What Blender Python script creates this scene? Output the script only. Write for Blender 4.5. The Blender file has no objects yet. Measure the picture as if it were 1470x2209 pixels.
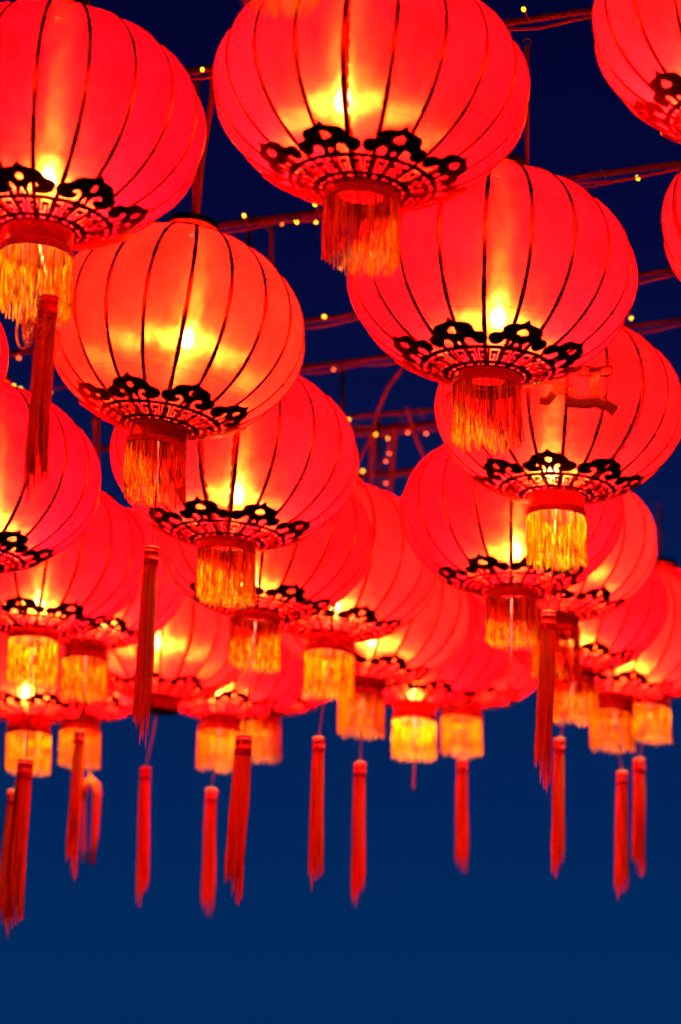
import bpy, bmesh, math, random
from mathutils import Vector, Matrix
from mathutils.geometry import delaunay_2d_cdt

random.seed(7)
PI = math.pi
S = bpy.context.scene
COL = S.collection

# ------------------------------------------------------------------ camera
F_PX = 5900.0                     # focal length in pixels of the 1470 x 2209 photograph
PITCH = math.radians(16.2)
EYE = Vector((0, 0, 1.6))
cam_d = bpy.data.cameras.new('camera')
cam = bpy.data.objects.new('camera', cam_d)
COL.objects.link(cam)
cam.location = EYE
cam.rotation_euler = (PI / 2 + PITCH, 0, 0)
cam_d.sensor_fit = 'VERTICAL'
cam_d.sensor_height = 36
cam_d.lens = 36 * F_PX / 2209
cam_d.clip_end = 2000
cam_d.dof.use_dof = True
cam_d.dof.focus_distance = 8.75
cam_d.dof.aperture_fstop = 1.9
cam_d.dof.aperture_blades = 9
S.camera = cam

# ------------------------------------------------------------------ sky (dusk, sun below the horizon)
W = bpy.data.worlds.new('World')
S.world = W
W.use_nodes = True
nt = W.node_tree
nt.nodes.clear()
out = nt.nodes.new('ShaderNodeOutputWorld')
bg = nt.nodes.new('ShaderNodeBackground')
# clear dusk sky: deep blue falling off towards the zenith, the dark land below the horizon
tcw = nt.nodes.new('ShaderNodeTexCoord')
sep = nt.nodes.new('ShaderNodeSeparateXYZ')
ramp = nt.nodes.new('ShaderNodeValToRGB')
ramp.color_ramp.interpolation = 'B_SPLINE'
mrw = nt.nodes.new('ShaderNodeMapRange')
mrw.inputs['From Min'].default_value = -1
mrw.inputs['From Max'].default_value = 1
nt.links.new(tcw.outputs['Generated'], sep.inputs[0])
nt.links.new(sep.outputs['Z'], mrw.inputs['Value'])
nt.links.new(mrw.outputs[0], ramp.inputs[0])
STOPS = [(-1, (.001, .0015, .004)), (-.05, (.001, .002, .006)), (.0, (.0006, .030, .120)), (.09, (.0004, .0265, .117)), (.19, (.0006, .018, .103)), (.30, (.0022, .0050, .053)),
         (.37, (.0014, .0026, .038)), (.46, (.0009, .0012, .026)), (1.0, (.0005, .0007, .012))]
el = ramp.color_ramp.elements
while len(el) < len(STOPS):
    el.new(.5)
for e, (z, c) in zip(el, STOPS):
    e.position = (z + 1) / 2
    e.color = (*c, 1)
bg.inputs['Strength'].default_value = 1.0
nt.links.new(ramp.outputs[0], bg.inputs[0])
nt.links.new(bg.outputs[0], out.inputs[0])

S.view_settings.view_transform = 'Standard'
S.view_settings.look = 'None'
S.view_settings.exposure = 0
S.view_settings.gamma = 1
S.view_settings.use_curve_mapping = False
S.render.engine = 'CYCLES'
cy = S.cycles
cy.use_denoising = True
cy.denoiser = 'OPENIMAGEDENOISE'
cy.max_bounces = 10
cy.diffuse_bounces = 5
cy.glossy_bounces = 4
cy.transmission_bounces = 6
cy.transparent_max_bounces = 8
cy.sample_clamp_indirect = 60
cy.caustics_reflective = False
cy.caustics_refractive = False
cy.use_light_tree = True


# ------------------------------------------------------------------ helpers
def ray(x, y):
    """direction (depth 1 along the optical axis) through a pixel of the photograph"""
    u = (x - 735) / F_PX
    v = (1104.5 - y) / F_PX
    return Vector((u, math.cos(PITCH) - v * math.sin(PITCH), math.sin(PITCH) + v * math.cos(PITCH)))


def at_depth(x, y, t):
    return EYE + ray(x, y) * t


def at_height(x, y, h):
    d = ray(x, y)
    return EYE + d * ((h - EYE.z) / d.z)


def at_y(x, y, wy):
    d = ray(x, y)
    return EYE + d * ((wy - EYE.y) / d.y)


def mesh(name, verts, faces, mat=None, smooth=False, uvs=None):
    m = bpy.data.meshes.new(name)
    m.from_pydata([tuple(v) for v in verts], [], faces)
    if smooth:
        m.polygons.foreach_set('use_smooth', [True] * len(m.polygons))
    if uvs:
        lay = m.uv_layers.new(name='UVMap')
        for lp in m.loops:
            lay.data[lp.index].uv = uvs[lp.vertex_index]
    if mat:
        m.materials.append(mat)
    m.update()
    return m


def link(name, data, parent=None, mat=None):
    o = bpy.data.objects.new(name, data)
    COL.objects.link(o)
    if parent:
        o.parent = parent
    return o


def tag(o, label, cat, group=None):
    o['label'] = label
    o['category'] = cat
    if group:
        o['group'] = group
    return o


class MB:
    def __init__(self):
        self.v, self.f = [], []

    def tube(self, pts, r, n=6, r2=None, cap=True):
        pts = [Vector(p) for p in pts]
        base = len(self.v)
        k = len(pts)
        prev = None
        for i, p in enumerate(pts):
            d = (pts[min(i + 1, k - 1)] - pts[max(i - 1, 0)])
            if d.length < 1e-9:
                d = Vector((0, 0, 1))
            d.normalize()
            if prev is None:
                a = Vector((1, 0, 0)) if abs(d.x) < .8 else Vector((0, 1, 0))
            else:
                a = prev
            a = (a - d * a.dot(d)).normalized()
            prev = a
            b = d.cross(a)
            rr = r if r2 is None else r + (r2 - r) * i / (k - 1)
            for j in range(n):
                t = 2 * PI * j / n
                self.v.append(p + (a * math.cos(t) + b * math.sin(t)) * rr)
        for i in range(k - 1):
            for j in range(n):
                j2 = (j + 1) % n
                self.f.append((base + i * n + j, base + i * n + j2, base + (i + 1) * n + j2, base + (i + 1) * n + j))
        if cap:
            self.f.append(tuple(base + j for j in reversed(range(n))))
            self.f.append(tuple(base + (k - 1) * n + j for j in range(n)))

    def lathe(self, prof, n=32, cap0=False, cap1=False):
        base = len(self.v)
        for r, z in prof:
            for j in range(n):
                t = 2 * PI * j / n
                self.v.append(Vector((r * math.cos(t), r * math.sin(t), z)))
        for i in range(len(prof) - 1):
            for j in range(n):
                j2 = (j + 1) % n
                self.f.append((base + i * n + j, base + i * n + j2, base + (i + 1) * n + j2, base + (i + 1) * n + j))
        if cap0:
            self.f.append(tuple(base + j for j in reversed(range(n))))
        if cap1:
            b = base + (len(prof) - 1) * n
            self.f.append(tuple(b + j for j in range(n)))

    def ball(self, c, r, n=8, m=5, sz=1.0):
        base = len(self.v)
        c = Vector(c)
        for i in range(1, m):
            a = PI * i / m
            for j in range(n):
                t = 2 * PI * j / n
                self.v.append(c + Vector((r * math.sin(a) * math.cos(t), r * math.sin(a) * math.sin(t), r * sz * math.cos(a))))
        top = len(self.v)
        self.v.append(c + Vector((0, 0, r * sz)))
        self.v.append(c - Vector((0, 0, r * sz)))
        for i in range(m - 2):
            for j in range(n):
                j2 = (j + 1) % n
                self.f.append((base + i * n + j, base + (i + 1) * n + j, base + (i + 1) * n + j2, base + i * n + j2))
        for j in range(n):
            j2 = (j + 1) % n
            self.f.append((top, base + j, base + j2))
            self.f.append((top + 1, base + (m - 2) * n + j2, base + (m - 2) * n + j))

    def mesh(self, name, mat, smooth=True):
        return mesh(name, self.v, self.f, mat, smooth)


def thicken(verts, faces, normals, t):
    """a sheet with real thickness: second skin offset along the normals, side walls on open borders"""
    n = len(verts)
    v2 = list(verts) + [Vector(p) - Vector(q) * t for p, q in zip(verts, normals)]
    f2 = [tuple(f) for f in faces] + [tuple(i + n for i in reversed(f)) for f in faces]
    edges = {}
    for f in faces:
        for a, b in zip(f, list(f[1:]) + [f[0]]):
            edges[(a, b)] = edges.get((a, b), 0) + 1
    for (a, b) in list(edges):
        if (b, a) not in edges:
            f2.append((b, a, a + n, b + n))
    return v2, f2


# ------------------------------------------------------------------ materials
def new_mat(name):
    m = bpy.data.materials.new(name)
    m.use_nodes = True
    t = m.node_tree
    t.nodes.clear()
    return m, t, t.nodes.new('ShaderNodeOutputMaterial')


def N(t, kind, **kw):
    n = t.nodes.new(kind)
    for k, v in kw.items():
        if k in n.inputs:
            n.inputs[k].default_value = v
        else:
            setattr(n, k, v)
    return n


def simple(name, col, rough=.5, metal=0.0, var=.25, scale=30, emit=None, es=0, spec=.5):
    m, t, o = new_mat(name)
    p = N(t, 'ShaderNodeBsdfPrincipled')
    p.inputs['Roughness'].default_value = rough
    p.inputs['Metallic'].default_value = metal
    p.inputs['Specular IOR Level'].default_value = spec
    tc = N(t, 'ShaderNodeTexCoord')
    nz = N(t, 'ShaderNodeTexNoise')
    nz.inputs['Scale'].default_value = scale
    nz.inputs['Detail'].default_value = 4
    t.links.new(tc.outputs['Object'], nz.inputs['Vector'])
    mx = N(t, 'ShaderNodeMix', data_type='RGBA')
    mx.inputs[6].default_value = (*[c * (1 - var) for c in col], 1)
    mx.inputs[7].default_value = (*[min(1, c * (1 + var)) for c in col], 1)
    t.links.new(nz.outputs['Fac'], mx.inputs[0])
    t.links.new(mx.outputs[2], p.inputs['Base Color'])
    if metal > .5:
        p.inputs['Specular Tint'].default_value = (.42, .26, .10, 1)
        ma = N(t, 'ShaderNodeMapRange')
        ma.inputs['To Min'].default_value = rough * .7
        ma.inputs['To Max'].default_value = min(1, rough * 1.4)
        t.links.new(nz.outputs['Fac'], ma.inputs['Value'])
        t.links.new(ma.outputs[0], p.inputs['Roughness'])
    if emit:
        p.inputs['Emission Color'].default_value = (*emit, 1)
        p.inputs['Emission Strength'].default_value = es
    t.links.new(p.outputs[0], o.inputs[0])
    return m


def cloth_material(name, layers=1.0):
    """red satin: dyed diffuse transmission plus forward scattering along the two thread directions"""
    m, t, o = new_mat(name)
    L = t.links.new
    info = N(t, 'ShaderNodeObjectInfo')
    tc = N(t, 'ShaderNodeTexCoord')
    nz = N(t, 'ShaderNodeTexNoise')
    nz.inputs['Scale'].default_value = 5
    nz.inputs['Detail'].default_value = 3
    add = N(t, 'ShaderNodeVectorMath', operation='MULTIPLY_ADD')
    L(tc.outputs['Object'], add.inputs[0])
    add.inputs[1].default_value = (1, 1, 1)
    rnd = N(t, 'ShaderNodeVectorMath', operation='SCALE')
    rnd.inputs[0].default_value = (37, 91, 53)
    L(info.outputs['Random'], rnd.inputs['Scale'])
    L(rnd.outputs[0], add.inputs[2])
    L(add.outputs[0], nz.inputs['Vector'])
    # weave grain
    nz2 = N(t, 'ShaderNodeTexNoise')
    nz2.inputs['Scale'].default_value = 1
    nz2.inputs['Detail'].default_value = 5
    nz2.inputs['Roughness'].default_value = .65
    mp2 = N(t, 'ShaderNodeMapping')
    mp2.inputs['Scale'].default_value = (26, 26, 11)
    L(add.outputs[0], mp2.inputs[0])
    L(mp2.outputs[0], nz2.inputs['Vector'])
    mr = N(t, 'ShaderNodeMapRange')
    mr.inputs['From Min'].default_value = .3
    mr.inputs['From Max'].default_value = .7
    mr.inputs['To Min'].default_value = .62
    mr.inputs['To Max'].default_value = 1.3
    L(nz.outputs['Fac'], mr.inputs['Value'])
    colr = N(t, 'ShaderNodeMix', data_type='RGBA', blend_type='MULTIPLY')
    colr.inputs[0].default_value = 1
    L(info.outputs['Color'], colr.inputs[6])
    L(mr.outputs[0], colr.inputs[7])
    if layers < 1:
        dk = N(t, 'ShaderNodeMix', data_type='RGBA', blend_type='MULTIPLY')
        dk.inputs[0].default_value = 1
        L(colr.outputs[2], dk.inputs[6])
        dk.inputs[7].default_value = (.22, .2, .2, 1)
        colr = dk
    tr = N(t, 'ShaderNodeBsdfTranslucent')
    L(colr.outputs[2], tr.inputs['Color'])
    df = N(t, 'ShaderNodeBsdfDiffuse')
    L(colr.outputs[2], df.inputs['Color'])
    base = N(t, 'ShaderNodeMixShader')
    base.inputs[0].default_value = .38
    L(tr.outputs[0], base.inputs[1])
    L(df.outputs[0], base.inputs[2])
    tg = N(t, 'ShaderNodeTangent', direction_type='UV_MAP')
    geo = N(t, 'ShaderNodeNewGeometry')
    cr = N(t, 'ShaderNodeVectorMath', operation='CROSS_PRODUCT')
    L(geo.outputs['Normal'], cr.inputs[0])
    L(tg.outputs[0], cr.inputs[1])
    h = []
    for k, (src, ru, rv) in enumerate(((tg.outputs[0], .015, .14), (cr.outputs[0], .014, .28))):
        hb = N(t, 'ShaderNodeBsdfHair', component='Transmission')
        hb.inputs['Color'].default_value = (1, .38, .035, 1)
        hb.inputs['RoughnessU'].default_value = ru
        hb.inputs['RoughnessV'].default_value = rv
        L(src, hb.inputs['Tangent'])
        h.append(hb)
    fw = N(t, 'ShaderNodeMixShader')
    fw.inputs[0].default_value = .58
    L(h[0].outputs[0], fw.inputs[1])
    L(h[1].outputs[0], fw.inputs[2])
    fm = N(t, 'ShaderNodeMixShader')
    m2 = N(t, 'ShaderNodeMath', operation='MULTIPLY')
    mr2 = N(t, 'ShaderNodeMapRange')
    mr2.inputs['From Min'].default_value = .3
    mr2.inputs['From Max'].default_value = .7
    mr2.inputs['To Min'].default_value = .25
    mr2.inputs['To Max'].default_value = 1.9
    L(nz2.outputs['Fac'], mr2.inputs['Value'])
    m2.inputs[1].default_value = FWD * layers
    L(mr2.outputs[0], m2.inputs[0])
    L(m2.outputs[0], fm.inputs[0])
    L(base.outputs[0], fm.inputs[1])
    L(fw.outputs[0], fm.inputs[2])
    # pores of the weave let a little light straight through
    tp = N(t, 'ShaderNodeBsdfTransparent')
    tp.inputs['Color'].default_value = (1, .8, .5, 1)
    pm = N(t, 'ShaderNodeMixShader')
    pm.inputs[0].default_value = .009
    L(fm.outputs[0], pm.inputs[1])
    L(tp.outputs[0], pm.inputs[2])
    L(pm.outputs[0], o.inputs[0])
    return m


FWD = .0100
POWER = 4.6
M_CLOTH = cloth_material('red_satin')
M_SEAM = cloth_material('red_satin_hem', .3)


def thread_material(name, col, trans=.45, freq=(75, 75, 4), lo=.22):
    m, t, o = new_mat(name)
    L = t.links.new
    tc = N(t, 'ShaderNodeTexCoord')
    nz = N(t, 'ShaderNodeTexNoise')
    nz.inputs['Scale'].default_value = 1
    nz.inputs['Detail'].default_value = 2
    mp = N(t, 'ShaderNodeMapping')
    mp.inputs['Scale'].default_value = freq
    L(tc.outputs['Object'], mp.inputs[0])
    L(mp.outputs[0], nz.inputs['Vector'])
    rg = N(t, 'ShaderNodeMapRange')
    rg.inputs['From Min'].default_value = .3
    rg.inputs['From Max'].default_value = .7
    L(nz.outputs['Fac'], rg.inputs['Value'])
    mx = N(t, 'ShaderNodeMix', data_type='RGBA')
    mx.inputs[6].default_value = (*[c * lo for c in col], 1)
    mx.inputs[7].default_value = (*[min(1, c * 1.25) for c in col], 1)
    L(rg.outputs[0], mx.inputs[0])
    p = N(t, 'ShaderNodeBsdfPrincipled')
    p.inputs['Roughness'].default_value = .38
    p.inputs['Specular IOR Level'].default_value = 0.0
    L(mx.outputs[2], p.inputs['Base Color'])
    tr = N(t, 'ShaderNodeBsdfTranslucent')
    L(mx.outputs[2], tr.inputs['Color'])
    ms = N(t, 'ShaderNodeMixShader')
    ms.inputs[0].default_value = trans
    L(p.outputs[0], ms.inputs[1])
    L(tr.outputs[0], ms.inputs[2])
    L(ms.outputs[0], o.inputs[0])
    return m


M_GOLD_THREAD = thread_material('gold_silk_thread', (.48, .128, .0005))
M_RED_THREAD = thread_material('red_silk_thread', (.38, .10, .010), .55, (3, 3, 1), .70)
M_RED_WRAP = simple('red_wound_thread', (.15, .004, .003), .7, 0, .3, 200, spec=.03)
M_BRASS = simple('gilded_sheet', (.06, .034, .009), .36, 1.0, .25, 25)
M_RIB = simple('gilt_rib_strip', (.13, .045, .01), .28, 1.0, .3, 18)


def foil_material():
    m, t, o = new_mat('red_translucent_foil')
    tr = N(t, 'ShaderNodeBsdfTranslucent')
    tr.inputs['Color'].default_value = (.22, .006, .004, 1)
    df = N(t, 'ShaderNodeBsdfDiffuse')
    df.inputs['Color'].default_value = (.10, .005, .004, 1)
    gl = N(t, 'ShaderNodeBsdfGlossy')
    gl.inputs['Color'].default_value = (.95, .55, .25, 1)
    gl.inputs['Roughness'].default_value = .16
    tc = N(t, 'ShaderNodeTexCoord')
    nz = N(t, 'ShaderNodeTexNoise')
    nz.inputs['Scale'].default_value = 14
    mp = N(t, 'ShaderNodeMapping')
    mp.inputs['Scale'].default_value = (3, 3, .3)
    t.links.new(tc.outputs['Object'], mp.inputs[0])
    t.links.new(mp.outputs[0], nz.inputs['Vector'])
    bp = N(t, 'ShaderNodeBump')
    bp.inputs['Strength'].default_value = .25
    bp.inputs['Distance'].default_value = .004
    t.links.new(nz.outputs['Fac'], bp.inputs['Height'])
    t.links.new(bp.outputs[0], gl.inputs['Normal'])
    a = N(t, 'ShaderNodeMixShader')
    a.inputs[0].default_value = .6
    t.links.new(tr.outputs[0], a.inputs[1])
    t.links.new(df.outputs[0], a.inputs[2])
    b = N(t, 'ShaderNodeMixShader')
    b.inputs[0].default_value = .10
    t.links.new(a.outputs[0], b.inputs[1])
    t.links.new(gl.outputs[0], b.inputs[2])
    t.links.new(b.outputs[0], o.inputs[0])
    return m


M_COLLAR = foil_material()
M_BAND = simple('dark_red_braid', (.10, .005, .008), .7, 0, .3, 120, spec=.05)
M_CAP = simple('brass_cap', (.16, .10, .025), .3, 1.0, .2, 20)
M_STEEL = simple('rust_red_paint', (.015, .0035, .0025), .7, 0, .45, 14, spec=.05)
M_ROD = simple('painted_rod', (.022, .005, .0035), .6, 0, .4, 30, spec=.06)
M_WIRE = simple('red_twisted_wire', (.035, .008, .005), .7, 0, .3, 80, spec=.05)
M_STRING = simple('red_string', (.10, .015, .015), .7, 0, .3, 150, spec=.03)
M_GOLDRING = simple('gold_wound_thread', (.22, .07, .005), .6, 0, .2, 90, spec=.05)
M_SOCKET = simple('white_bulb_socket', (.7, .68, .62), .4)


def glowing_bulb():
    m, t, o = new_mat('lit_bulb')
    e = N(t, 'ShaderNodeEmission')
    e.inputs['Color'].default_value = (1, .80, .48, 1)
    e.inputs['Strength'].default_value = 260
    tp = N(t, 'ShaderNodeBsdfTransparent')
    a = N(t, 'ShaderNodeAddShader')
    t.links.new(e.outputs[0], a.inputs[0])
    t.links.new(tp.outputs[0], a.inputs[1])
    t.links.new(a.outputs[0], o.inputs[0])
    return m


M_BULB = glowing_bulb()
M_LED = simple('lit_fairy_bulb', (.8, .5, .05), .3, emit=(1, .62, .015), es=3.2)
M_LED_DIM = simple('faint_fairy_bulb', (.7, .35, .05), .3, emit=(1, .42, .03), es=.9)
M_TAPE = simple('brown_packing_tape', (.07, .028, .010), .22, 0, .3, 30)


def clear_tape():
    m, t, o = new_mat('clear_packing_tape')
    tp = N(t, 'ShaderNodeBsdfTransparent')
    tp.inputs['Color'].default_value = (.92, .62, .45, 1)
    gl = N(t, 'ShaderNodeBsdfGlossy')
    gl.inputs['Roughness'].default_value = .2
    gl.inputs['Color'].default_value = (.9, .7, .4, 1)
    tr = N(t, 'ShaderNodeBsdfTranslucent')
    tr.inputs['Color'].default_value = (.8, .30, .05, 1)
    nz = N(t, 'ShaderNodeTexNoise')
    nz.inputs['Scale'].default_value = 45
    tc = N(t, 'ShaderNodeTexCoord')
    t.links.new(tc.outputs['Object'], nz.inputs['Vector'])
    a = N(t, 'ShaderNodeMixShader')
    t.links.new(nz.outputs['Fac'], a.inputs[0])
    t.links.new(tp.outputs[0], a.inputs[1])
    t.links.new(tr.outputs[0], a.inputs[2])
    b = N(t, 'ShaderNodeMixShader')
    b.inputs[0].default_value = .12
    t.links.new(a.outputs[0], b.inputs[1])
    t.links.new(gl.outputs[0], b.inputs[2])
    t.links.new(b.outputs[0], o.inputs[0])
    return m


M_TAPE_CLEAR = clear_tape()
M_DARKWIRE = simple('dark_hoop_wire', (.05, .008, .006), .6)
M_BULB.cycles.emission_sampling = 'NONE'
M_LED.cycles.emission_sampling = 'NONE'
M_LED_DIM.cycles.emission_sampling = 'NONE'

# ------------------------------------------------------------------ lantern geometry (metres, radius .45)
R = .45
NP = 20                           # gores
R_END = .225                      # radius of the openings, in units of R


def prof(t, b):
    return math.cos(t) * R, b * math.sin(t) * R


T_END = math.acos(R_END)


def surf(rho, theta, b, off):
    """point and outward normal on the lower half at radius rho (units of R)"""
    c = min(.9999, rho)
    s = -math.sqrt(1 - c * c)
    n = Vector((c / 1.0, 0, s / b)).normalized()
    p = Vector((c * R, 0, b * s * R)) + n * off
    ct, st = math.cos(theta), math.sin(theta)
    return (Vector((p.x * ct, p.x * st, p.z)), Vector((n.x * ct, n.x * st, n.z)))


def panel_mesh(b):
    nu, nv = 6, 26
    a = PI / NP
    V, Fc, UV = [], [], []
    for i in range(nv + 1):
        t = -T_END + 2 * T_END * i / nv
        r, z = prof(t, b)
        for j in range(nu + 1):
            u = j / nu
            th = -a + 2 * a * u
            chord = math.cos(a) / math.cos(th)
            sag = 1 - .004 * math.sin(PI * u)
            rr = r * chord * sag
            V.append(Vector((rr * math.cos(th), rr * math.sin(th), z)))
            UV.append((u, i / nv))
    for i in range(nv):
        for j in range(nu):
            k = i * (nu + 1) + j
            Fc.append((k, k + 1, k + nu + 2, k + nu + 1))
    return mesh('panel', V, Fc, M_CLOTH, True, UV)


def rib_mesh(b):
    n = 30
    V, Fc = [], []
    hw, th = .0074, .003
    for i in range(n + 1):
        t = -T_END + 2 * T_END * i / n
        r, z = prof(t, b)
        nx, nz = Vector((math.cos(t), math.sin(t) / b)).normalized()
        w = hw * (1 + .12 * math.sin(i * 1.7))
        for (o, s) in ((.0005, -1), (.0005 + th, -.8), (.0005 + th * 1.35, 0), (.0005 + th, .8), (.0005, 1)):
            V.append(Vector((r + nx * o, s * w, z + nz * o)))
    for i in range(n):
        for j in range(4):
            k = i * 5 + j
            Fc.append((k, k + 1, k + 6, k + 5))
    return mesh('rib', V, Fc, M_RIB, True)


def seam_mesh(b, side):
    """the scalloped hem of the last gore, glued beside a rib"""
    n = 130
    rnd = random.Random(5 + side)
    V, Fc, UV = [], [], []
    for i in range(n + 1):
        t = -T_END + 2 * T_END * i / n
        r, z = prof(t, b)
        wv = .010 + .0055 * abs(math.sin(i * .55)) + .003 * math.sin(i * .13 + 1) + .002 * rnd.random()
        if rnd.random() < .04:
            wv += .004
        for q in (.1, 1):
            th = side * wv * q / max(r, .06)
            rr = r * (math.cos(PI / NP) / math.cos(PI / NP - abs(th))) + .0018
            V.append(Vector((rr * math.cos(th), rr * math.sin(th), z)))
            UV.append((q * .2, i / n))
    for i in range(n):
        k = i * 2
        Fc.append((k, k + 1, k + 3, k + 2))
    return mesh('hem', V, Fc, M_SEAM, True, UV)


def hoop_mesh(b):
    mb = MB()
    for rho in (.745,):
        pts = [surf(rho, 2 * PI * i / 60, b, -.003 + .004)[0] for i in range(61)]
        mb.tube(pts, .0008, 4)
    return mb.mesh('hoop_wire', M_DARKWIRE)


FRET = ["#......",
        "#.####.",
        "#.#..#.",
        "#.##.#.",
        "#....#."]
OFF = .0068


def fret_mesh(b):
    """one eighth of the pierced brass skirt: inner band, slots, key pattern, outer band"""
    pat = [r * 4 for r in FRET]
    rows = []
    rows.append((.466, .434, '#' * 28))
    RW = [0, .15, .43, .58, .85, 1]                # bars wider than the openings
    CW = [0, .20, .30, .48, .58, .74, .90, 1]
    r0, r1 = .434, .306
    for k, row in enumerate(pat):
        rows.append((r0 + (r1 - r0) * RW[k], r0 + (r1 - r0) * RW[k + 1], row))
    rows.append((.306, .264, '#' * 28))
    rows.append((.264, .250, ('##' + '.....') * 4))
    rows.append((.250, .230, '#' * 28))
    V, Nn, Fc, idx = [], [], [], {}

    def vert(rho, c):
        key = (round(rho, 5), c)
        if key not in idx:
            th = -PI / 8 + (PI / 4) * ((c // 7) + CW[c % 7]) / 4
            p, n = surf(rho, th, b, OFF)
            idx[key] = len(V)
            V.append(p)
            Nn.append(n)
        return idx[key]
    for (ra, rb, row) in rows:
        for c, ch in enumerate(row):
            if ch == '#':
                Fc.append((vert(ra, c), vert(rb, c), vert(rb, c + 1), vert(ra, c + 1)))
    # faces wind so that the front looks outward
    Fc = [tuple(reversed(f)) for f in Fc]
    v, f = thicken(V, Fc, Nn, .0016)
    return mesh('fret_panel', v, f, M_BRASS)


def smooth_loop(pts, k=5):
    o = []
    n = len(pts)
    for i in range(n):
        p0, p1, p2, p3 = (Vector(pts[(i + d) % n]) for d in (-1, 0, 1, 2))
        for s in range(k):
            t = s / k
            o.append(.5 * ((2 * p1) + (p2 - p0) * t + (2 * p0 - 5 * p1 + 4 * p2 - p3) * t * t + (3 * p1 - p0 - 3 * p2 + p3) * t ** 3))
    return o


def circle(cx, cy, r, n=14, sy=1):
    return [Vector((cx + r * math.cos(2 * PI * i / n), cy + r * sy * math.sin(2 * PI * i / n))) for i in range(n)]


HALF_SPIRAL = [(.36, -.06), (.26, .06), (.19, .22), (.20, .38), (.30, .49), (.42, .50), (.475, .44), (.45, .385), (.39, .40),
               (.325, .37), (.31, .29), (.37, .21), (.52, .15), (.72, .15), (.90, .23), (1.0, .38), (.97, .54),
               (.85, .63), (.72, .66), (.64, .71), (.53, .85), (.34, .93), (.16, .96), (.06, 1.03)]
HALF_HEART = [(.46, -.06), (.38, .05), (.28, .12), (.23, .24), (.27, .35), (.37, .40), (.48, .35), (.53, .26), (.62, .18),
              (.78, .14), (.93, .22), (1.0, .38), (.93, .55), (.79, .61), (.66, .62), (.60, .68), (.58, .78), (.46, .90), (.26, .94),
              (.10, .98)]


def inside(p, loops):
    hit = False
    for lp in loops:
        for a, b in zip(lp, list(lp[1:]) + [lp[0]]):
            if (a.y > p.y) != (b.y > p.y) and p.x < (b.x - a.x) * (p.y - a.y) / (b.y - a.y) + a.x:
                hit = not hit
    return hit


def cloud_mesh(b, kind):
    half = HALF_SPIRAL if kind == 'spiral' else HALF_HEART
    pts = half + [(0, 1.10)] + [(-x, y) for x, y in reversed(half)]
    loop = smooth_loop(pts, 4)
    # keep the foot straight
    loops = [loop]
    if kind == 'spiral':
        loops += [circle(0, .68, .105), [Vector((0, .36)), Vector((-.11, .12)), Vector((.11, .12))]]
    else:
        heart = [(0, .84), (.08, .80), (.17, .79), (.19, .70), (.12, .61), (0, .55), (-.12, .61), (-.19, .70), (-.17, .79), (-.08, .80)]
        heart = [(x * .85, .68 + (.70 - y) * .85) for x, y in heart]
        loops += [smooth_loop(heart, 3), circle(0, .20, .07)]
    V2, E2 = [], []
    for lp in loops:
        s = len(V2)
        V2 += [Vector((p.x, p.y)) for p in lp]
        E2 += [(s + i, s + (i + 1) % len(lp)) for i in range(len(lp))]
    nx, ny = 13, 9
    for i in range(nx):
        for j in range(ny):
            V2.append(Vector((-.96 + 1.92 * i / (nx - 1) + .013, .02 + 1.04 * j / (ny - 1) + .007)))
    r = delaunay_2d_cdt(V2, E2, [], 0, 1e-5)
    v2 = r[0]
    tris = [f for f in r[2] if inside(sum((v2[i] for i in f), Vector((0, 0))) / 3, loops)]
    used = sorted({i for f in tris for i in f})
    mp = {i: k for k, i in enumerate(used)}
    V, Nn = [], []
    for i in used:
        x, y = v2[i]
        rho = .447 + max(-.02, y * .228)
        th = x * .222 / (.447 + .6 * .205)
        p, n = surf(rho, th, b, OFF + .0004 + .004 * max(0, y))
        V.append(p)
        Nn.append(n)
    Fc = [tuple(mp[i] for i in f) for f in tris]
    # orient outward
    F2 = []
    for f in Fc:
        a, bb, c = (V[i] for i in f)
        F2.append(f if (bb - a).cross(c - a).dot(Nn[f[0]]) > 0 else tuple(reversed(f)))
    v, f = thicken(V, F2, Nn, .0016)
    return mesh('cloud_scroll', v, f, M_BRASS)


def zbot(b):
    return -b * math.sin(T_END) * R


COLLAR_H = {'spiral': .066, 'heart': .030}


def collar_mesh(b, kind):
    mb = MB()
    z = zbot(b)
    r = R_END * R
    h = COLLAR_H[kind]
    mb.lathe([(r * .97, z + .002), (r * 1.03, z + .002), (r * 1.03, z - .006), (r, z - .008), (r * 1.0, z - h + .002), (r * .99, z - h), (r * .975, z - h + .002), (r * .97, z + .002)], 48)
    return mb.mesh('collar', M_COLLAR)


def band_mesh(b, kind):
    mb = MB()
    z = zbot(b) - COLLAR_H[kind] + .010
    r = R_END * R * 1.045
    pr = [(r * .97, z)]
    for k in range(4):
        pr += [(r, z - .006 * k), (r + .0022, z - .006 * k - .003)]
    pr += [(r, z - .024), (r * .97, z - .024), (r * .965, z)]
    mb.lathe(pr, 48)
    return mb.mesh('braid_band', M_BAND)


def baffle_ring_mesh(b, hole):  # light baffle, added inside the collar to keep bulb light off the fringe
    mb = MB()
    z = zbot(b) - .012
    mb.lathe([(hole * R, z), (R_END * R * .97, z), (R_END * R * .97, z - .003), (hole * R, z - .003), (hole * R, z)], 40)
    return mb.mesh('baffle_ring', M_BRASS)


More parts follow.
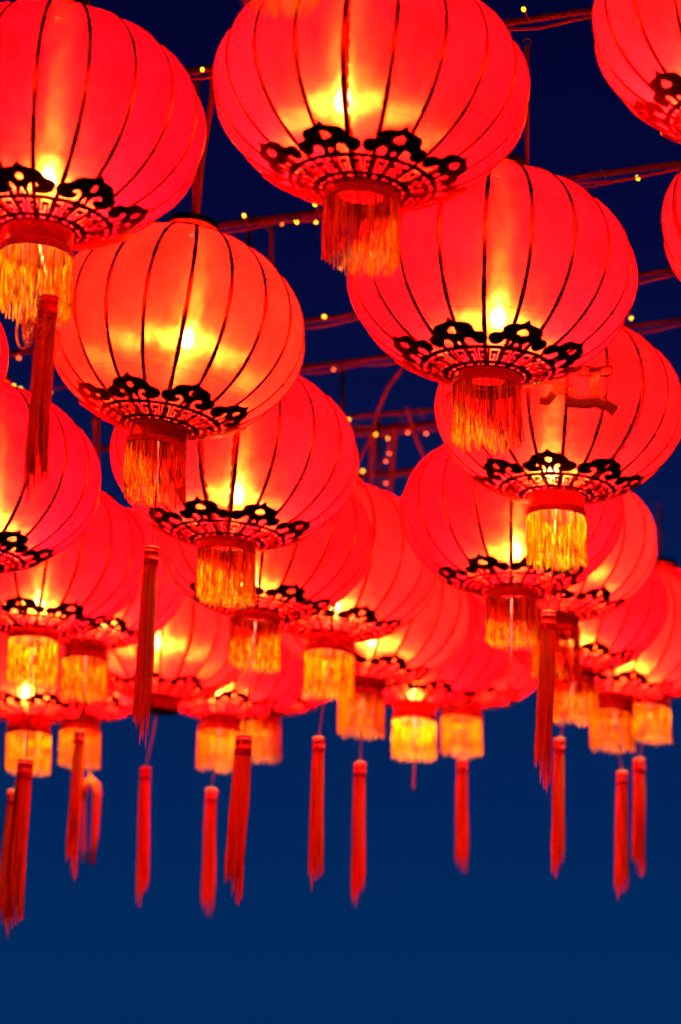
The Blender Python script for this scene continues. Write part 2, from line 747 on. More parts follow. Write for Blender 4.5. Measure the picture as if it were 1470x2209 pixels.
def fringe_mesh(b, kind, seed, g, length=.178):
    rnd = random.Random(seed)
    mb = MB()
    z0 = zbot(b) - COLLAR_H[kind] - .010
    r0 = R_END * R * 1.03
    n = 250
    nlen = [rnd.uniform(.94, 1.05) for _ in range(16)]
    for i in range(n):
        a = 2 * PI * (i + rnd.uniform(-.4, .4)) / n
        r = r0 + rnd.uniform(-.005, .0025)
        q = a / (2 * PI) * 16
        ln = length * (nlen[int(q) % 16] * (1 - q % 1) + nlen[(int(q) + 1) % 16] * (q % 1)) * rnd.uniform(.88, 1.04)
        if rnd.random() < .05:
            ln *= rnd.uniform(.6, .85)
        ph, am = rnd.uniform(0, 6), rnd.uniform(.0012, .004)
        ph2 = rnd.uniform(0, 6)
        dr = rnd.gauss(-.001, .004)
        da = rnd.gauss(0, .035)
        pts = []
        k = 8
        for s in range(k + 1):
            u = s / k
            aa = a + da * u * u + am / r0 * math.sin(ph + u * 9) * u * 1.4
            rr = r + dr * u * u + am * math.sin(ph2 + u * 7) * u
            pts.append((rr * math.cos(aa) + g.x * ln * u, rr * math.sin(aa) + g.y * ln * u, z0 + g.z * ln * u))
        mb.tube(pts, rnd.uniform(.0011, .0017), 3, cap=False)
    return mb.mesh('fringe', M_GOLD_THREAD)


def cap_mesh(b):
    mb = MB()
    z = -zbot(b)
    r = .20 * R
    mb.lathe([(r * 1.1, z - .012), (r * 1.1, z + .004), (r, z + .006), (r, z + .030), (r * 1.03, z + .032), (r * 1.03, z + .038), (r, z + .040), (r, z + .058), (r * .94, z + .062), (r * .3, z + .066)], 36, True, True)
    return mb.mesh('top_cap', M_CAP)


TASSEL_K = 66


def skirt_mesh(seed):
    """bundle of threads, unit radius and unit length, hanging down from the origin"""
    rnd = random.Random(seed)
    mb = MB()
    split = rnd.uniform(0, 2 * PI)
    sx, sy, sw = rnd.uniform(-.9, .5), rnd.uniform(-.4, .4), rnd.uniform(0, 6)
    for i in range(TASSEL_K):
        a = rnd.uniform(0, 2 * PI)
        q = math.sqrt(rnd.uniform(.15, 1)) if i > 50 else 1
        r = .86 * q
        ln = (rnd.uniform(.84, 1.0) if rnd.random() < .8 else rnd.uniform(.95, 1.06)) * (.97 - .06 * (1 + math.cos(a - split)))
        ph, am = rnd.uniform(0, 6), rnd.uniform(.03, .16)
        spread = rnd.uniform(.95, 1.12)
        pinch = -.22 * math.cos(a - split - 1.5)
        pts = []
        k = 7
        for s in range(k + 1):
            u = s / k
            bul = .92 + .16 * math.sin(min(1, u * 3) * PI / 2) * spread
            x = r * math.cos(a) * bul + am * math.sin(ph + u * 5) * u + pinch * u * u * .7 + sx * u * u + .25 * math.sin(sw + u * 4) * u
            y = r * math.sin(a) * bul + am * math.cos(ph * 1.3 + u * 4) * u + sy * u * u
            pts.append((x, y, -ln * u))
        mb.tube(pts, rnd.uniform(.085, .125), 3, cap=False)
    return mb.mesh('thread_skirt', M_RED_THREAD)


def head_mesh():
    mb = MB()
    mb.lathe([(.25, .02), (.82, 0), (.98, -.10), (1.0, -.5), (1.03, -.52), (1.03, -.58), (1.0, -.6), (1.0, -1.5), (1.04, -1.55), (1.04, -1.7), (1.0, -1.75), (1.0, -2.35), (.9, -2.4)], 20, True, True)
    return mb.mesh('tassel_head', M_RED_WRAP)


def knot_mesh():
    mb = MB()
    mb.lathe([(.2, .16), (.9, .10), (1.06, .02), (1.04, -.08), (.9, -.1)], 18, True, True)
    return mb.mesh('gold_ring', M_GOLDRING)


CACHE = {}


def cached(key, fn):
    if key not in CACHE:
        CACHE[key] = fn()
    return CACHE[key]


BULB_M = None


def bulb_mesh():
    mb = MB()
    mb.ball((0, 0, 0), .026, 10, 7, 1.25)
    return mb.mesh('bulb', M_BULB)


def socket_mesh():
    mb = MB()
    mb.lathe([(.012, .034), (.017, .03), (.017, .07), (.02, .075), (.02, .1), (.006, .105)], 12, True, True)
    return mb.mesh('bulb_socket', M_SOCKET)


BEAM_H = 1.6 + 4.10
GROUP = 'red festival lanterns hung in rows'


class Lantern:
    pass


ALL = {}


def lantern(key, c, rp, t, collar, bulb, label, b=.745, kind='spiral', rf=None, pf=None, hole=None, power=60, tint=None, fringe=True, hem=True, bare=False, temp=None):
    rnd = random.Random(key)
    P = at_depth(c[0], c[1], t)
    sc = rp * t / F_PX / R
    root = bpy.data.objects.new('red_lantern', None)
    root.empty_display_size = .1
    COL.objects.link(root)
    tag(root, label, 'lantern', GROUP)
    # sideways lean so that the collar falls where the photograph has it
    nom = P + Vector((0, 0, -.70 * R * sc))
    rel = nom - EYE
    dep = rel.y * math.cos(PITCH) + rel.z * math.sin(PITCH)
    px = 735 + F_PX * rel.x / dep
    dx = (collar[0] - px) / F_PX * dep
    lean = math.atan2(dx, .70 * R * sc)
    lean = max(-.14, min(.14, lean))
    # rf: angle of a rib, pf: angle of a scroll, both from the side that faces the viewpoint
    psi = math.atan2(EYE.y - P.y, EYE.x - P.x)
    phase = psi + math.radians(rnd.uniform(0, 18) if rf is None else rf)
    p0 = psi + math.radians(rnd.uniform(0, 45) if pf is None else pf) - phase
    rot = Matrix.Rotation(-lean, 4, 'Y') @ Matrix.Rotation(phase, 4, 'Z')
    # Rotation(-lean) about Y moves the bottom towards +x for positive lean
    mw = Matrix.Translation(P) @ rot @ Matrix.Scale(sc, 4)
    root.matrix_world = mw
    col = tint or (.82 + rnd.uniform(-.05, .05), .0005 * rnd.uniform(.6, 1.4), .0021 * rnd.uniform(.8, 1.2))
    pm = cached(('p', b), lambda: panel_mesh(b))
    rm = cached(('r', b), lambda: rib_mesh(b))
    for k in range(NP):
        o = link('panel', pm, root)
        o.rotation_euler.z = 2 * PI * k / NP + PI / NP
        o.color = (*col, 1)
        o = link('rib', rm, root)
        o.rotation_euler.z = 2 * PI * k / NP
    if hem:
        for s in ((1,) if rnd.random() < .6 else (1, -1)):
            o = link('hem', cached(('s', b, s), lambda: seam_mesh(b, s)), root)
            o.rotation_euler.z = 2 * PI * rnd.randrange(NP) / NP if hem is True else 2 * PI * hem / NP
            o.color = (*col, 1)
    link('hoop_wire', cached(('h', b), lambda: hoop_mesh(b)), root)
    fm = cached(('f', b), lambda: fret_mesh(b))
    cm = cached(('c', b, kind), lambda: cloud_mesh(b, kind))
    for k in range(8):
        for nm, m_ in (('fret_panel', fm), ('cloud_scroll', cm)):
            o = link(nm, m_, root)
            o.rotation_euler.z = PI / 4 * k + p0
    if hole:
        link('baffle_ring', cached(('br', b, hole), lambda: baffle_ring_mesh(b, hole)), root)
    link('collar', cached(('co', b, kind), lambda: collar_mesh(b, kind)), root)
    link('top_cap', cached(('ca', b), lambda: cap_mesh(b)), root)
    if fringe:
        link('braid_band', cached(('bd', b, kind), lambda: band_mesh(b, kind)), root)
        sd = rnd.randrange(4)
        g = (mw.to_3x3().inverted() @ Vector((0, 0, -1))).normalized()
        link('fringe', fringe_mesh(b, kind, sd, g), root)
    else:
        mb = MB()
        z = zbot(b) - .056
        mb.lathe([(.001, z), (R_END * R * .975, z - .004), (R_END * R * .975, z - .007), (.001, z - .004)], 40)
        link('base_disc', cached('disc', lambda: mb.mesh('base_disc', M_BAND)), root)
    # bulb where it glows through the cloth
    bp = at_y(bulb[0], bulb[1], P.y - .02)
    loc = mw.inverted() @ bp
    o = link('bulb', cached('bulb', bulb_mesh), root)
    o.location = loc
    o2 = link('bulb_socket', cached('socket', socket_mesh), o)
    ld = bpy.data.lights.new('bulb_light', 'POINT')
    ld.energy = POWER * power * sc * sc
    ld.color = temp or (1, .74, .40)
    ld.shadow_soft_size = .03
    lo = link('bulb_light', ld, root)
    lo.location = loc
    # hanging rod up to the pipe frame, kept upright
    top = mw @ Vector((0, 0, -zbot(b) + .06))
    mb = MB()
    h = BEAM_H - .02
    tx, ty = top.x, top.y
    best = .75
    for (pa, pb) in BEAMS:
        ab = (pb - pa).to_2d()
        u = max(0, min(1, (top.to_2d() - pa.to_2d()).dot(ab) / ab.length_squared))
        c2 = pa.to_2d() + ab * u
        # keep the rod in its own upright plane: only its depth follows the pipe
        if abs(ab.x) > 1e-6:
            u2 = (top.x - pa.x) / ab.x
            if -.05 < u2 < 1.05:
                yy = pa.y + ab.y * u2
                if abs(yy - top.y) < best:
                    best = abs(yy - top.y)
                    tx, ty = top.x, yy
    q = [top, Vector((tx, ty, h - .02))]
    hook = [Vector((tx + .012 * math.sin(a), ty, h - .02 + .012 * (1 - math.cos(a)))) for a in [PI * i / 5 for i in range(1, 8)]]
    mb.tube(q, .009, 8)
    mb.tube([q[1]] + hook, .0035, 6)
    inv = mw.inverted()
    mb.v = [inv @ v for v in mb.v]
    link('hanging_rod', mb.mesh('hanging_rod', M_ROD), root)
    L = Lantern()
    L.root, L.mw, L.P, L.sc, L.t, L.b, L.phase, L.col = root, mw, P, sc, t, b, phase, col
    ALL[key] = L
    return L


def tassel(key, head, tip, width=.115, cord_top=None, seed=0, only_cord=False, gold_cord=False, yoff=0.0):
    """cord, wound head and thread skirt below a lantern; lengths read off the photograph"""
    L = ALL[key]
    inv = L.mw.inverted()
    yw = L.P.y + yoff
    hp = at_y(head[0], head[1], yw)
    axis_bottom = L.mw @ Vector((0, 0, zbot(L.b) - .03))
    root = link('tassel', None, L.root)
    root.matrix_world = Matrix.Translation(hp)
    bpy.context.view_layer.update()
    root.matrix_parent_inverse = Matrix.Identity(4)
    root.matrix_basis = inv @ Matrix.Translation(hp)
    loc_inv = Matrix.Translation(hp).inverted()
    mb = MB()
    a = loc_inv @ axis_bottom
    mid = a * .5 + Vector((.004, 0, -.003))
    mb.tube([a, mid, Vector((0, 0, 0))] if not only_cord else [a, a * .4 + Vector((.006, 0, 0)), Vector((0, 0, 0)), Vector((.002, 0, -.02))], .0036, 5)
    link('cord', mb.mesh('cord', M_GOLDRING if gold_cord else M_STRING), root)
    if only_cord:
        return root
    r = width * R * L.sc / 2 * .92
    d = at_y(*tip, yw) - hp
    q = d.to_track_quat('-Z', 'Y').to_matrix().to_4x4()
    hl = r * 2.4
    o = link('tassel_head', cached('head', head_mesh), root)
    o.matrix_basis = q @ Matrix.Diagonal((r, r, r, 1))
    o = link('gold_ring', cached('knot', knot_mesh), root)
    o.matrix_basis = q @ Matrix.Diagonal((r, r, r, 1))
    o = link('thread_skirt', cached(('sk', seed % 4), lambda: skirt_mesh(seed % 4)), root)
    o.matrix_basis = q @ Matrix.Translation((0, 0, -hl * .9)) @ Matrix.Rotation(seed * 1.3, 4, 'Z') @ Matrix.Diagonal((r * 1.02, r * 1.02, d.length - hl * .9, 1))
    return root


# ------------------------------------------------------------------ the pipe frame overhead
BEAMS = []


def beam(label, p, q, r=.0115, h=BEAM_H, cable=True, ext=.25):
    a, b = at_height(*p, h), at_height(*q, h)
    d = b - a
    a, b = a - d * ext, b + d * ext
    BEAMS.append((a.copy(), b.copy()))
    o = link('steel_pipe', None)
    o.location = (a + b) / 2
    tag(o, label, 'pipe', 'rusty red pipes of the overhead frame')
    mid = o.location.copy()
    mb = MB()
    mb.tube([a - mid, b - mid], r, 10)
    link('tube', mb.mesh('tube', M_STEEL), o)
    rnd = random.Random(label)
    if cable:
        mb = MB()
        n = 40
        pts = []
        for i in range(n + 1):
            u = i / n
            pts.append(a + (b - a) * u - mid + Vector((0, -.012, -.026 - .014 * abs(math.sin(u * 23)) + rnd.uniform(-.002, .002))))
        mb.tube(pts, .0055, 6)
        link('cable', mb.mesh('cable', M_WIRE), o)
    for i in range(9):
        u = rnd.uniform(.2, .8)
        c = a + (b - a) * u - mid
        mb = MB()
        ax = (b - a).normalized()
        pts = []
        for k in range(9):
            an = k / 8 * 2 * PI
            pts.append(c + Vector((0, (r + .004) * math.cos(an), (r + .004) * math.sin(an))) + ax * (.004 * k))
        pts.append(pts[-1] + Vector((rnd.uniform(-.03, .03), -.01, rnd.uniform(-.06, .05))))
        mb.tube(pts, .0028, 5)
        link('tie_wire', mb.mesh('tie_wire', M_WIRE), o)
    return o


beam('rusty red pipe crossing at the very top, behind the two biggest lanterns', (395, 155), (1280, 22))
beam('rusty red pipe meeting the cap of the lantern with the pale vertical streak', (440, 490), (1470, 352))
beam('rusty red pipe passing beside the small yellow bulb between two front lanterns', (650, 694), (1470, 580))
beam('rusty red pipe running just above the tape-patched lantern', (650, 792), (1470, 690))
beam('faint red pipe highest in the far gap between the lantern columns', (760, 898), (940, 884), .011, cable=False, ext=2)
beam('blurred red pipe with a row of yellow bulbs in the far gap', (760, 930), (945, 912), .015, ext=2)
beam('blurred red pipe low in the far gap, just above the lantern tops', (760, 1026), (900, 1014), .014, cable=False, ext=2)


def bar(label, pts, r=.011, h=BEAM_H):
    P = [at_height(x, y, h - dz) for x, y, dz in pts]
    c = sum(P, Vector()) / len(P)
    mb = MB()
    # smooth polyline
    out_ = []
    for i in range(len(P) - 1):
        p0, p1, p2, p3 = P[max(0, i - 1)] - c, P[i] - c, P[i + 1] - c, P[min(len(P) - 1, i + 2)] - c
        for s in range(6):
            t = s / 6
            out_.append(.5 * ((2 * p1) + (p2 - p0) * t + (2 * p0 - 5 * p1 + 4 * p2 - p3) * t * t + (3 * p1 - p0 - 3 * p2 + p3) * t ** 3))
    out_.append(P[-1] - c)
    mb.tube(out_, r, 8)
    o = link('frame_bar', mb.mesh('frame_bar', M_STEEL))
    o.location = c
    tag(o, label, 'bar', 'thin bars and conduits tying the frame pipes together')
    return o


bar('red conduit bending down from the top pipe between the two biggest lanterns', [(445, 146, .02), (460, 180, .03), (452, 250, .03), (436, 350, .03), (424, 480, .03)], .012)
bar('curved red conduit arching through the far gap beside the yellow bulbs', [(868, 796, .02), (838, 835, .02), (815, 890, .02), (800, 945, .02), (770, 1000, .02)], .009)
bar('dark red bar dropping through the far gap below the brightest yellow bulb', [(806, 925, .03), (803, 990, .03), (799, 1060, .03)], .013)
bar('reddish bar at the centre of the far gap beside two faint bulbs', [(853, 915, .03), (848, 985, .03), (842, 1060, .03)], .013)
bar('faint red brace slanting towards the lantern with the hidden tassel', [(878, 880, .04), (895, 935, .04), (915, 985, .04)], .009)
bar('dark bar behind the gold fringe tassel, left of the streaked orange lantern', [(203, 900, .03), (206, 950, .03), (207, 1000, .03)], .012)
bar('short red pipe in the gap between the left edge lantern and the tangled tassel', [(-60, 768, .03), (40, 760, .03), (140, 748, .03), (260, 735, .03)], .014)
bar('short red crossbar showing between two left lanterns', [(120, 985, .03), (220, 968, .03), (300, 960, .03)], .015)

# ------------------------------------------------------------------ the lanterns, front rows first
G1 = 'gold fringe'
lantern('H', (108, 272), 335, 7.92, (85, 510), (104, 392), 'big red lantern top left whose long tassel is tangled over its gold fringe', hem=True, power=52, rf=-5, pf=32)
lantern('A', (801, 192), 341, 7.80, (781, 398), (741, 220), 'biggest red lantern at top centre with a white glow and heart-pierced black scrolls', kind='heart', b=.715, power=52, rf=-9, pf=22, hole=.15)
lantern('Z', (620, -412), 352, 6.40, (612, -150), (600, -400), 'red lantern out of the top edge, only its fringe ends hanging into the picture', hole=.12, power=50)
lantern('TR', (1615, 62), 337, 7.85, (1595, 285), (1560, 150), 'red lantern cut by the top right corner, a dark scroll at its lower left', kind='heart', power=60)
lantern('RE', (1730, 492), 302, 8.80, (1710, 690), (1720, 560), 'red lantern of which only a narrow slice shows at the right edge', power=58)
lantern('C', (1061, 597), 311, 8.65, (1052, 800), (1075, 688), 'red lantern directly below the top centre one, with a red-lit fringe and no tassel', kind='heart', power=54, rf=-2, pf=23, hole=.125)
lantern('B', (379, 716), 281, 9.05, (345, 926), (404, 733), 'orange-glowing lantern with a bright star-shaped streak across its middle', b=.80, power=72, tint=(.86, .0016, .0012), rf=5.6, pf=22, hole=.165)
lantern('E', (1208, 884), 268, 9.85, (1202, 1068), (1188, 1018), 'red lantern patched with strips of brown tape', power=64, tint=(.84, .0009, .0019), rf=4, pf=-6)
lantern('D', (507, 984), 267, 10.0, (491, 1163), (513, 1070), 'red lantern tucked behind the star-streaked orange one, white bulb glow above its scrolls', kind='heart', power=58, rf=2, pf=24, hole=.15)
lantern('F', (1104, 1106), 241, 10.75, (1104, 1266), (1113, 1190), 'red lantern below and left of the tape-patched one, a cut cord hanging from it', kind='heart', power=58, rf=0, pf=21, hole=.125)
lantern('G', (-52, 1030), 270, 9.80, (-72, 1215), (-20, 1120), 'red lantern cut by the left edge, behind the hanging tangled tassel', kind='heart', power=56)
lantern('LE', (-285, 762), 300, 8.80, (-300, 960), (-285, 830), 'red lantern of which a thin sliver shows at the left edge', power=56)
lantern('I', (85, 1200), 230, 11.2, (73, 1362), (85, 1308), 'red lantern with a long tassel reaching lowest at the lower left', kind='heart', power=60, pf=33)
lantern('J', (197, 1243), 208, 12.1, (187, 1398), (215, 1330), 'red lantern half hidden, its orange fringe over another fringe at lower left', power=62, hole=.18)
lantern('L', (570, 1160), 236, 10.95, (553, 1318), (545, 1265), 'red lantern behind the white-glowing one, with a red fringe and long centre tassel', kind='heart', power=50, pf=30, hole=.125)
lantern('O', (725, 1212), 228, 11.8, (713, 1370), (722, 1308), 'red lantern with a bright yellow fringe in front of the far centre row', power=70, tint=(.84, .0011, .0019), pf=28)
lantern('P', (800, 1318), 213, 12.65, (784, 1468), (803, 1380), 'red lantern with an orange fringe right behind the yellow-fringed centre one', power=68, tint=(.84, .0013, .0019), pf=28, hole=.17)
lantern('Q', (905, 1380), 200, 13.5, (896, 1520), (890, 1503), 'red lantern with a golden fringe and only a cord stub beneath it', power=66, pf=25)
lantern('S', (1010, 1385), 190, 14.35, (999, 1515), (1000, 1470), 'farthest lantern of the middle column, yellow fringe and twisted tassel', power=66)
lantern('T', (1195, 1176), 222, 11.65, (1199, 1328), (1225, 1215), 'red lantern with gold patches behind the tape-patched one and a long tassel', power=66, tint=(.84, .0013, .0019), pf=-2, hole=.125)
lantern('U', (1240, 1304), 200, 12.6, (1241, 1440), (1240, 1385), 'red lantern whose orange-red fringe hangs right of the long sharp tassel', power=62, pf=20, hole=.125)
lantern('V', (1335, 1362), 202, 13.45, (1323, 1503), (1343, 1424), 'red lantern near the right edge with a blown-out white bulb', power=70, tint=(.84, .0013, .0019), pf=19)
lantern('W', (1415, 1365), 185, 14.3, (1405, 1494), (1400, 1440), 'farthest lantern at the right edge, brass cap and rod showing above it', power=64)
lantern('K', (355, 1368), 195, 13.1, (344, 1505), (342, 1388), 'red lantern with a bare foil collar and no fringe', fringe=False, power=70, tint=(.84, .0011, .0019), pf=32)
lantern('M', (487, 1404), 200, 14.0, (477, 1545), (466, 1488), 'red lantern right of the fringeless one, bulb blazing at its scrolls', power=66, pf=12, hole=.18)
lantern('N', (580, 1400), 188, 14.9, (566, 1537), (600, 1460), 'far red lantern hidden behind the centre tassel, orange fringe beside it', power=64, hole=.18)
lantern('X', (75, 1405), 205, 13.1, (65, 1548), (58, 1500), 'red lantern lowest at the left corner with a golden fringe behind a tassel', power=66, pf=15)
lantern('Y', (187, 1412), 190, 14.0, (176, 1545), (195, 1480), 'far red lantern at left whose tassel is looped up over its cord', power=60, hole=.18)
# the side rod of the fringe-lit lantern, hooked to the top pipe
LC = ALL['C']
inv = LC.mw.inverted()
mb = MB()
a_, b_ = at_y(1137, 362, LC.P.y), at_y(1138, 100, LC.P.y)
mb.tube([inv @ a_, inv @ b_], .0075, 8)
mb.tube([inv @ (b_ + Vector((.014 * math.sin(q), 0, .014 - .014 * math.cos(q)))) for q in [PI * i / 5 for i in range(0, 8)]], .0022, 6)
link('hanging_rod', mb.mesh('hanging_rod', M_ROD), LC.root)

# ------------------------------------------------------------------ tassels
bpy.context.view_layer.update()
tassel('B', (328, 1183), (303, 1590), .125, seed=1)
tassel('E', (1184, 1322), (1176, 1690), .13, seed=2, gold_cord=True)
tassel('I', (56, 1640), (28, 2012), .165, seed=3)
tassel('J', (173, 1578), (158, 1890), .125, seed=2)
tassel('K', (314, 1656), (306, 1946), .135, seed=0)
tassel('M', (457, 1703), (448, 1970), .135, seed=1)
tassel('L', (526, 1588), (510, 1938), .17, seed=2)
tassel('O', (688, 1592), (682, 1908), .125, seed=3)
tassel('P', (777, 1646), (771, 1946), .135, seed=0)
tassel('S', (998, 1638), (997, 1880), .14, seed=1)
tassel('U', (1207, 1595), (1202, 1885), .135, seed=0)
tassel('V', (1343, 1666), (1342, 1935), .13, seed=3)
tassel('W', (1379, 1638), (1383, 1884), .15, seed=2)
tassel('X', (30, 1706), (6, 1985), .14, seed=1)
tassel('F', (1096, 1520), (1096, 1540), only_cord=True)
tassel('Q', (892, 1698), (892, 1703), only_cord=True)
tassel('H', (106, 642), (76, 1065), .14, seed=3, yoff=-.09, gold_cord=True)

# the snarl of loose gold threads round the tangled head
LH = ALL['H']
rnd = random.Random(11)
mb = MB()
for i in range(22):
    x0 = rnd.uniform(40, 115)
    y0 = rnd.uniform(650, 690)
    x1 = x0 + rnd.uniform(-15, 30)
    yb = rnd.uniform(705, 760)
    w = rnd.uniform(8, 26)
    ctl = [(x0, y0), (x0 - w * .4, (y0 + yb) / 2), (x0 - w * .2, yb - 8), (x0 + w * .4, yb), (x0 + w, yb - 10), (x0 + w * 1.1, (y0 + yb) / 2), (x1 + w * .5, y0 + rnd.uniform(-5, 15))]
    pts = [at_y(x, y, LH.P.y - .125 + rnd.uniform(0, .07)) for x, y in ctl]
    sm = []
    for j in range(len(pts) - 1):
        a_, b_, c_, d_ = pts[max(0, j - 1)], pts[j], pts[j + 1], pts[min(len(pts) - 1, j + 2)]
        for q in range(4):
            t = q / 4
            sm.append(.5 * ((2 * b_) + (c_ - a_) * t + (2 * a_ - 5 * b_ + 4 * c_ - d_) * t * t + (3 * b_ - a_ - 3 * c_ + d_) * t ** 3))
    sm.append(pts[-1])
    inv = LH.mw.inverted()
    mb.tube([inv @ p for p in sm], .0019, 4)
link('loose_threads', mb.mesh('loose_threads', M_GOLD_THREAD), LH.root)

# the looped-up tassel of the far left lantern
LY = ALL['Y']
mb = MB()
inv = LY.mw.inverted()
mb.tube([inv @ at_y(x, y, LY.P.y) for x, y in ((180, 1560), (190, 1640), (193, 1684))], .003, 5)
for i in range(46):
    ox, oz = rnd.gauss(0, 4.2), rnd.gauss(0, .016)
    oy = rnd.gauss(0, 4)
    cut = rnd.uniform(-30, 12)
    path = [(181 + ox * .6, 1722 + oy), (179 + ox, 1700), (185 + ox, 1686 - abs(ox) * .5), (195, 1680 + oy), (204 + ox, 1690), (208 + ox * .9, 1715), (206 + ox * .8, 1760), (203 + ox * .7, 1810), (199 + ox * .7, 1855 + cut)]
    mb.tube([inv @ at_y(x, y, LY.P.y + oz) for x, y in path], .0035, 3)
for i in range(8):
    ox = rnd.gauss(0, 2.5)
    mb.tube([inv @ at_y(x, y, LY.P.y) for x, y in ((180 + ox, 1700), (182 + ox, 1760), (181 + ox * 1.2, 1812), (183 + ox, 1862 + rnd.uniform(-20, 0)))], .0025, 3)
link('tassel', mb.mesh('tassel', M_RED_THREAD), LY.root)


# ------------------------------------------------------------------ brown tape patching the right-hand lantern
def on_lantern(L, x, y, off):
    inv = L.mw.inverted()
    o = inv @ EYE
    d = (inv.to_3x3() @ ray(x, y))
    sc = Vector((1, 1, 1 / L.b))
    o2 = Vector((o.x, o.y, o.z / L.b))
    d2 = Vector((d.x, d.y, d.z / L.b))
    A, B, C = d2.dot(d2), 2 * o2.dot(d2), o2.dot(o2) - R * R
    t = (-B - math.sqrt(max(0, B * B - 4 * A * C))) / (2 * A)
    p = o + d * t
    n = Vector((p.x, p.y, p.z / L.b ** 2)).normalized()
    return p + n * off, n


def tape(L, pts, hw, mat, off=.004, seed=0):
    rnd = random.Random(seed)
    line = []
    for i in range(len(pts) - 1):
        for q in range(6):
            t = q / 6
            line.append((pts[i][0] + (pts[i + 1][0] - pts[i][0]) * t, pts[i][1] + (pts[i + 1][1] - pts[i][1]) * t))
    line.append(pts[-1])
    V, Nn, Fc = [], [], []
    m = 5
    for i, (x, y) in enumerate(line):
        a = line[max(0, i - 1)]
        b = line[min(len(line) - 1, i + 1)]
        dx, dy = b[0] - a[0], b[1] - a[1]
        l = math.hypot(dx, dy)
        nx, ny = -dy / l, dx / l
        end = rnd.uniform(-1.5, 1.5) if i in (0, len(line) - 1) else 0
        for j in range(m):
            w = (j / (m - 1) * 2 - 1) * hw * (1 + .05 * math.sin(i * .9))
            e = end * (1 if j % 2 else -1)
            p, n = on_lantern(L, x + nx * w + dx / l * e, y + ny * w + dy / l * e, off + .0005 * math.sin(i * .7 + j))
            V.append(p)
            Nn.append(n)
    for i in range(len(line) - 1):
        for j in range(m - 1):
            k = i * m + j
            Fc.append((k, k + 1, k + m + 1, k + m))
    F2 = []
    for f in Fc:
        a, b, c = V[f[0]], V[f[1]], V[f[2]]
        F2.append(f if (b - a).cross(c - a).dot(Nn[f[0]]) > 0 else tuple(reversed(f)))
    v, f = thicken(V, F2, Nn, .0006)
    return link('tape_strip', mesh('tape_strip', v, f, mat, True), L.root)


LE_ = ALL['E']
tape(LE_, [(1219, 864), (1250, 869), (1285, 867), (1310, 874), (1328, 887)], 12.5, M_TAPE, .005, 1)
tape(LE_, [(1245, 800), (1290, 803), (1322, 800)], 12, M_TAPE, .005, 2)
tape(LE_, [(1283, 796), (1284, 860)], 12, M_TAPE_CLEAR, .0065, 3)
tape(LE_, [(1190, 838), (1225, 838), (1238, 858)], 13, M_TAPE_CLEAR, .005, 4)
tape(LE_, [(1164, 862), (1182, 866), (1196, 848)], 9, M_TAPE, .0062, 5)
tape(LE_, [(966, 862), (988, 846)], 9, M_TAPE, .005, 6)


# ------------------------------------------------------------------ strings of fairy bulbs along the pipes
def led_mesh(mat):
    mb = MB()
    mb.ball((0, 0, 0), .0078, 8, 6, 1.4)
    return mb.mesh('bulb', mat)


def fairy(label, wire, bulbs, h=BEAM_H - .045):
    P = [at_height(x, y, h) for x, y in wire]
    c = P[0].copy()
    root = link('fairy_light_string', None)
    root.location = c
    tag(root, label, 'fairy lights', 'strings of fairy lights on the pipe frame')
    sm = []
    for j in range(len(P) - 1):
        a_, b_, c_, d_ = (P[max(0, j - 1)] - c, P[j] - c, P[j + 1] - c, P[min(len(P) - 1, j + 2)] - c)
        for q in range(10):
            t = q / 10
            sm.append(.5 * ((2 * b_) + (c_ - a_) * t + (2 * a_ - 5 * b_ + 4 * c_ - d_) * t * t + (3 * b_ - a_ - 3 * c_ + d_) * t ** 3) + Vector((0, 0, .004 * math.sin(q * 2.5))))
    sm.append(P[-1] - c)
    mb = MB()
    mb.tube(sm, .004, 6)
    link('wire', mb.mesh('wire', M_WIRE), root)
    for (x, y, on) in bulbs:
        p = at_height(x, y, h) - c
        q = min(sm, key=lambda v: (v - p).length)
        d = p - q
        if d.length < .02:
            d = Vector((.01, 0, -.02))
        o = link('bulb', cached(('led', on), lambda: led_mesh(M_LED if on else M_LED_DIM)), root)
        o.location = p
        o.rotation_euler = d.to_track_quat('Z', 'Y').to_euler()
        mb = MB()
        e = p - d.normalized() * .008
        mb.tube([q, (q + e) / 2 + Vector((.004, 0, -.006)), e], .0028, 5)
        link('lead', mb.mesh('lead', M_WIRE), root)


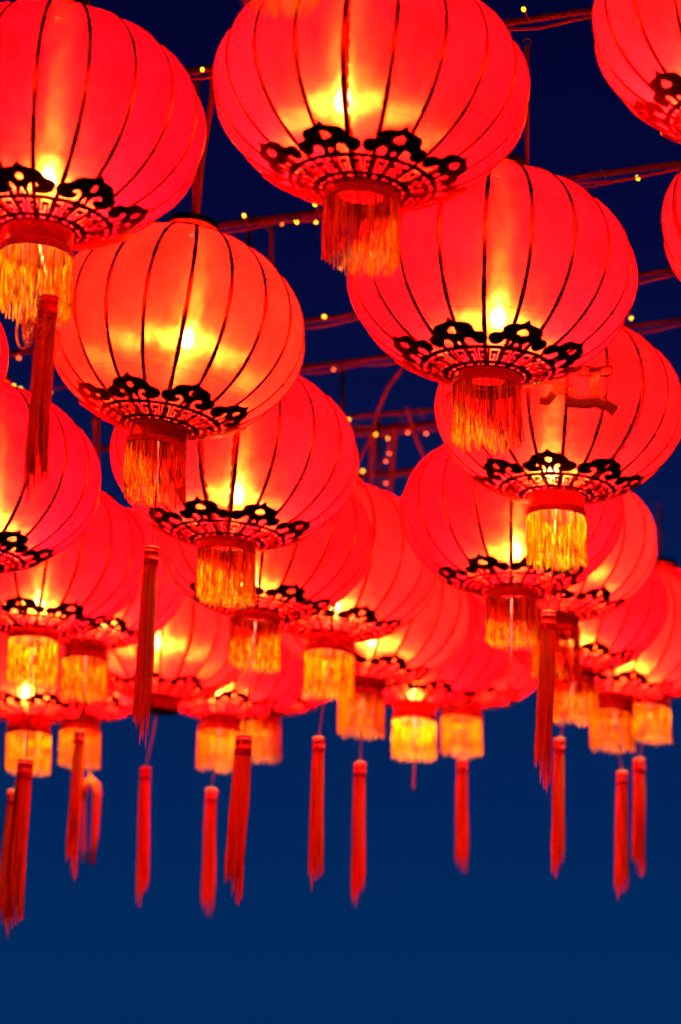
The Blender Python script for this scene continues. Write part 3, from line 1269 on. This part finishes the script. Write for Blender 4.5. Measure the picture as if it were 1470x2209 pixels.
fairy('fairy light wire along the topmost pipe, one bulb standing up near the right', [(380, 168), (437, 156), (700, 118), (1105, 52), (1200, 36), (1282, 26)], [(437, 150, 1), (1130, 20, 1)])
fairy('fairy light wire with twin bulbs hanging left of the top centre fringe', [(420, 502), (520, 486), (610, 478), (700, 466), (780, 470), (900, 450)], [(527, 465, 1), (608, 483, 0), (640, 478, 1), (680, 441, 1), (682, 479, 1), (735, 578, 0)])
fairy('sagging fairy light wire with one yellow bulb under the right-hand pipe', [(1180, 412), (1262, 404), (1376, 382), (1475, 360)], [(1376, 384, 1)])
fairy('short fairy light lead with one bulb beside the top right corner lantern', [(1560, 330), (1490, 320), (1465, 300), (1445, 290)], [(1432, 287, 1)])
fairy('fairy light wire with one yellow bulb in the gap between orange-glowing and fringe-lit lanterns', [(620, 704), (700, 688), (800, 672), (900, 660)], [(700, 683, 1)])
fairy('fairy light wire sagging between two right lanterns below a red pipe', [(1330, 616), (1371, 608), (1420, 600), (1480, 583)], [(1362, 686, 1)])
fairy('fairy light wire with a faint bulb under the pipe above the far gap', [(640, 800), (720, 788), (830, 772), (900, 768)], [(720, 797, 0)])
fairy('row of blurred yellow fairy bulbs in the far gap between lantern columns', [(735, 915), (800, 922), (838, 928), (880, 922), (940, 918)], [(752, 905, 1), (812, 937, 1), (838, 945, 1), (880, 933, 0), (920, 935, 0), (840, 978, 0), (833, 995, 0)])
fairy('lowest fairy light wire in the far gap with one bright bulb at its left', [(760, 1020), (800, 1024), (850, 1026), (890, 1020)], [(783, 1016, 1), (833, 1042, 0)])
fairy('fairy light wire with three bulbs above the left edge lantern', [(-40, 838), (10, 836), (60, 842), (110, 838), (200, 830)], [(30, 832, 1), (45, 839, 1), (109, 846, 0)])
fairy('fairy light lead with one unlit bulb left of the tangled tassel', [(-30, 772), (20, 766), (70, 752), (120, 746)], [(41, 772, 0)])

# ------------------------------------------------------------------ the rows go on beyond the frame: unseen lanterns added to light the visible ones
n_ = 0
for (gx, gy) in ((-.75, 4.55), (.25, 4.45), (1.2, 4.6), (-.3, 3.3), (.75, 3.35), (-1.75, 5.6), (2.1, 5.7), (-2.1, 7.6), (2.45, 7.6), (-.2, 2.1), (2.5, 9.6)):
    n_ += 1
    pos = Vector((gx, gy, 1.6 + 3.25))
    rel = pos - EYE
    dep = rel.y * math.cos(PITCH) + rel.z * math.sin(PITCH)
    vv = -rel.y * math.sin(PITCH) + rel.z * math.cos(PITCH)
    cx, cyy = 735 + F_PX * rel.x / dep, 1104.5 - F_PX * vv / dep
    rp = F_PX * R / dep
    lantern('X%d' % n_, (cx, cyy), rp, dep, (cx - .06 * rp, cyy + .6 * rp), (cx, cyy + .3 * rp), 'unseen red lantern continuing the rows overhead, added to light those in view', hole=.15, power=115, kind='heart' if n_ % 2 else 'spiral')  # lamps stronger than the others, to brighten the near tassels from the front
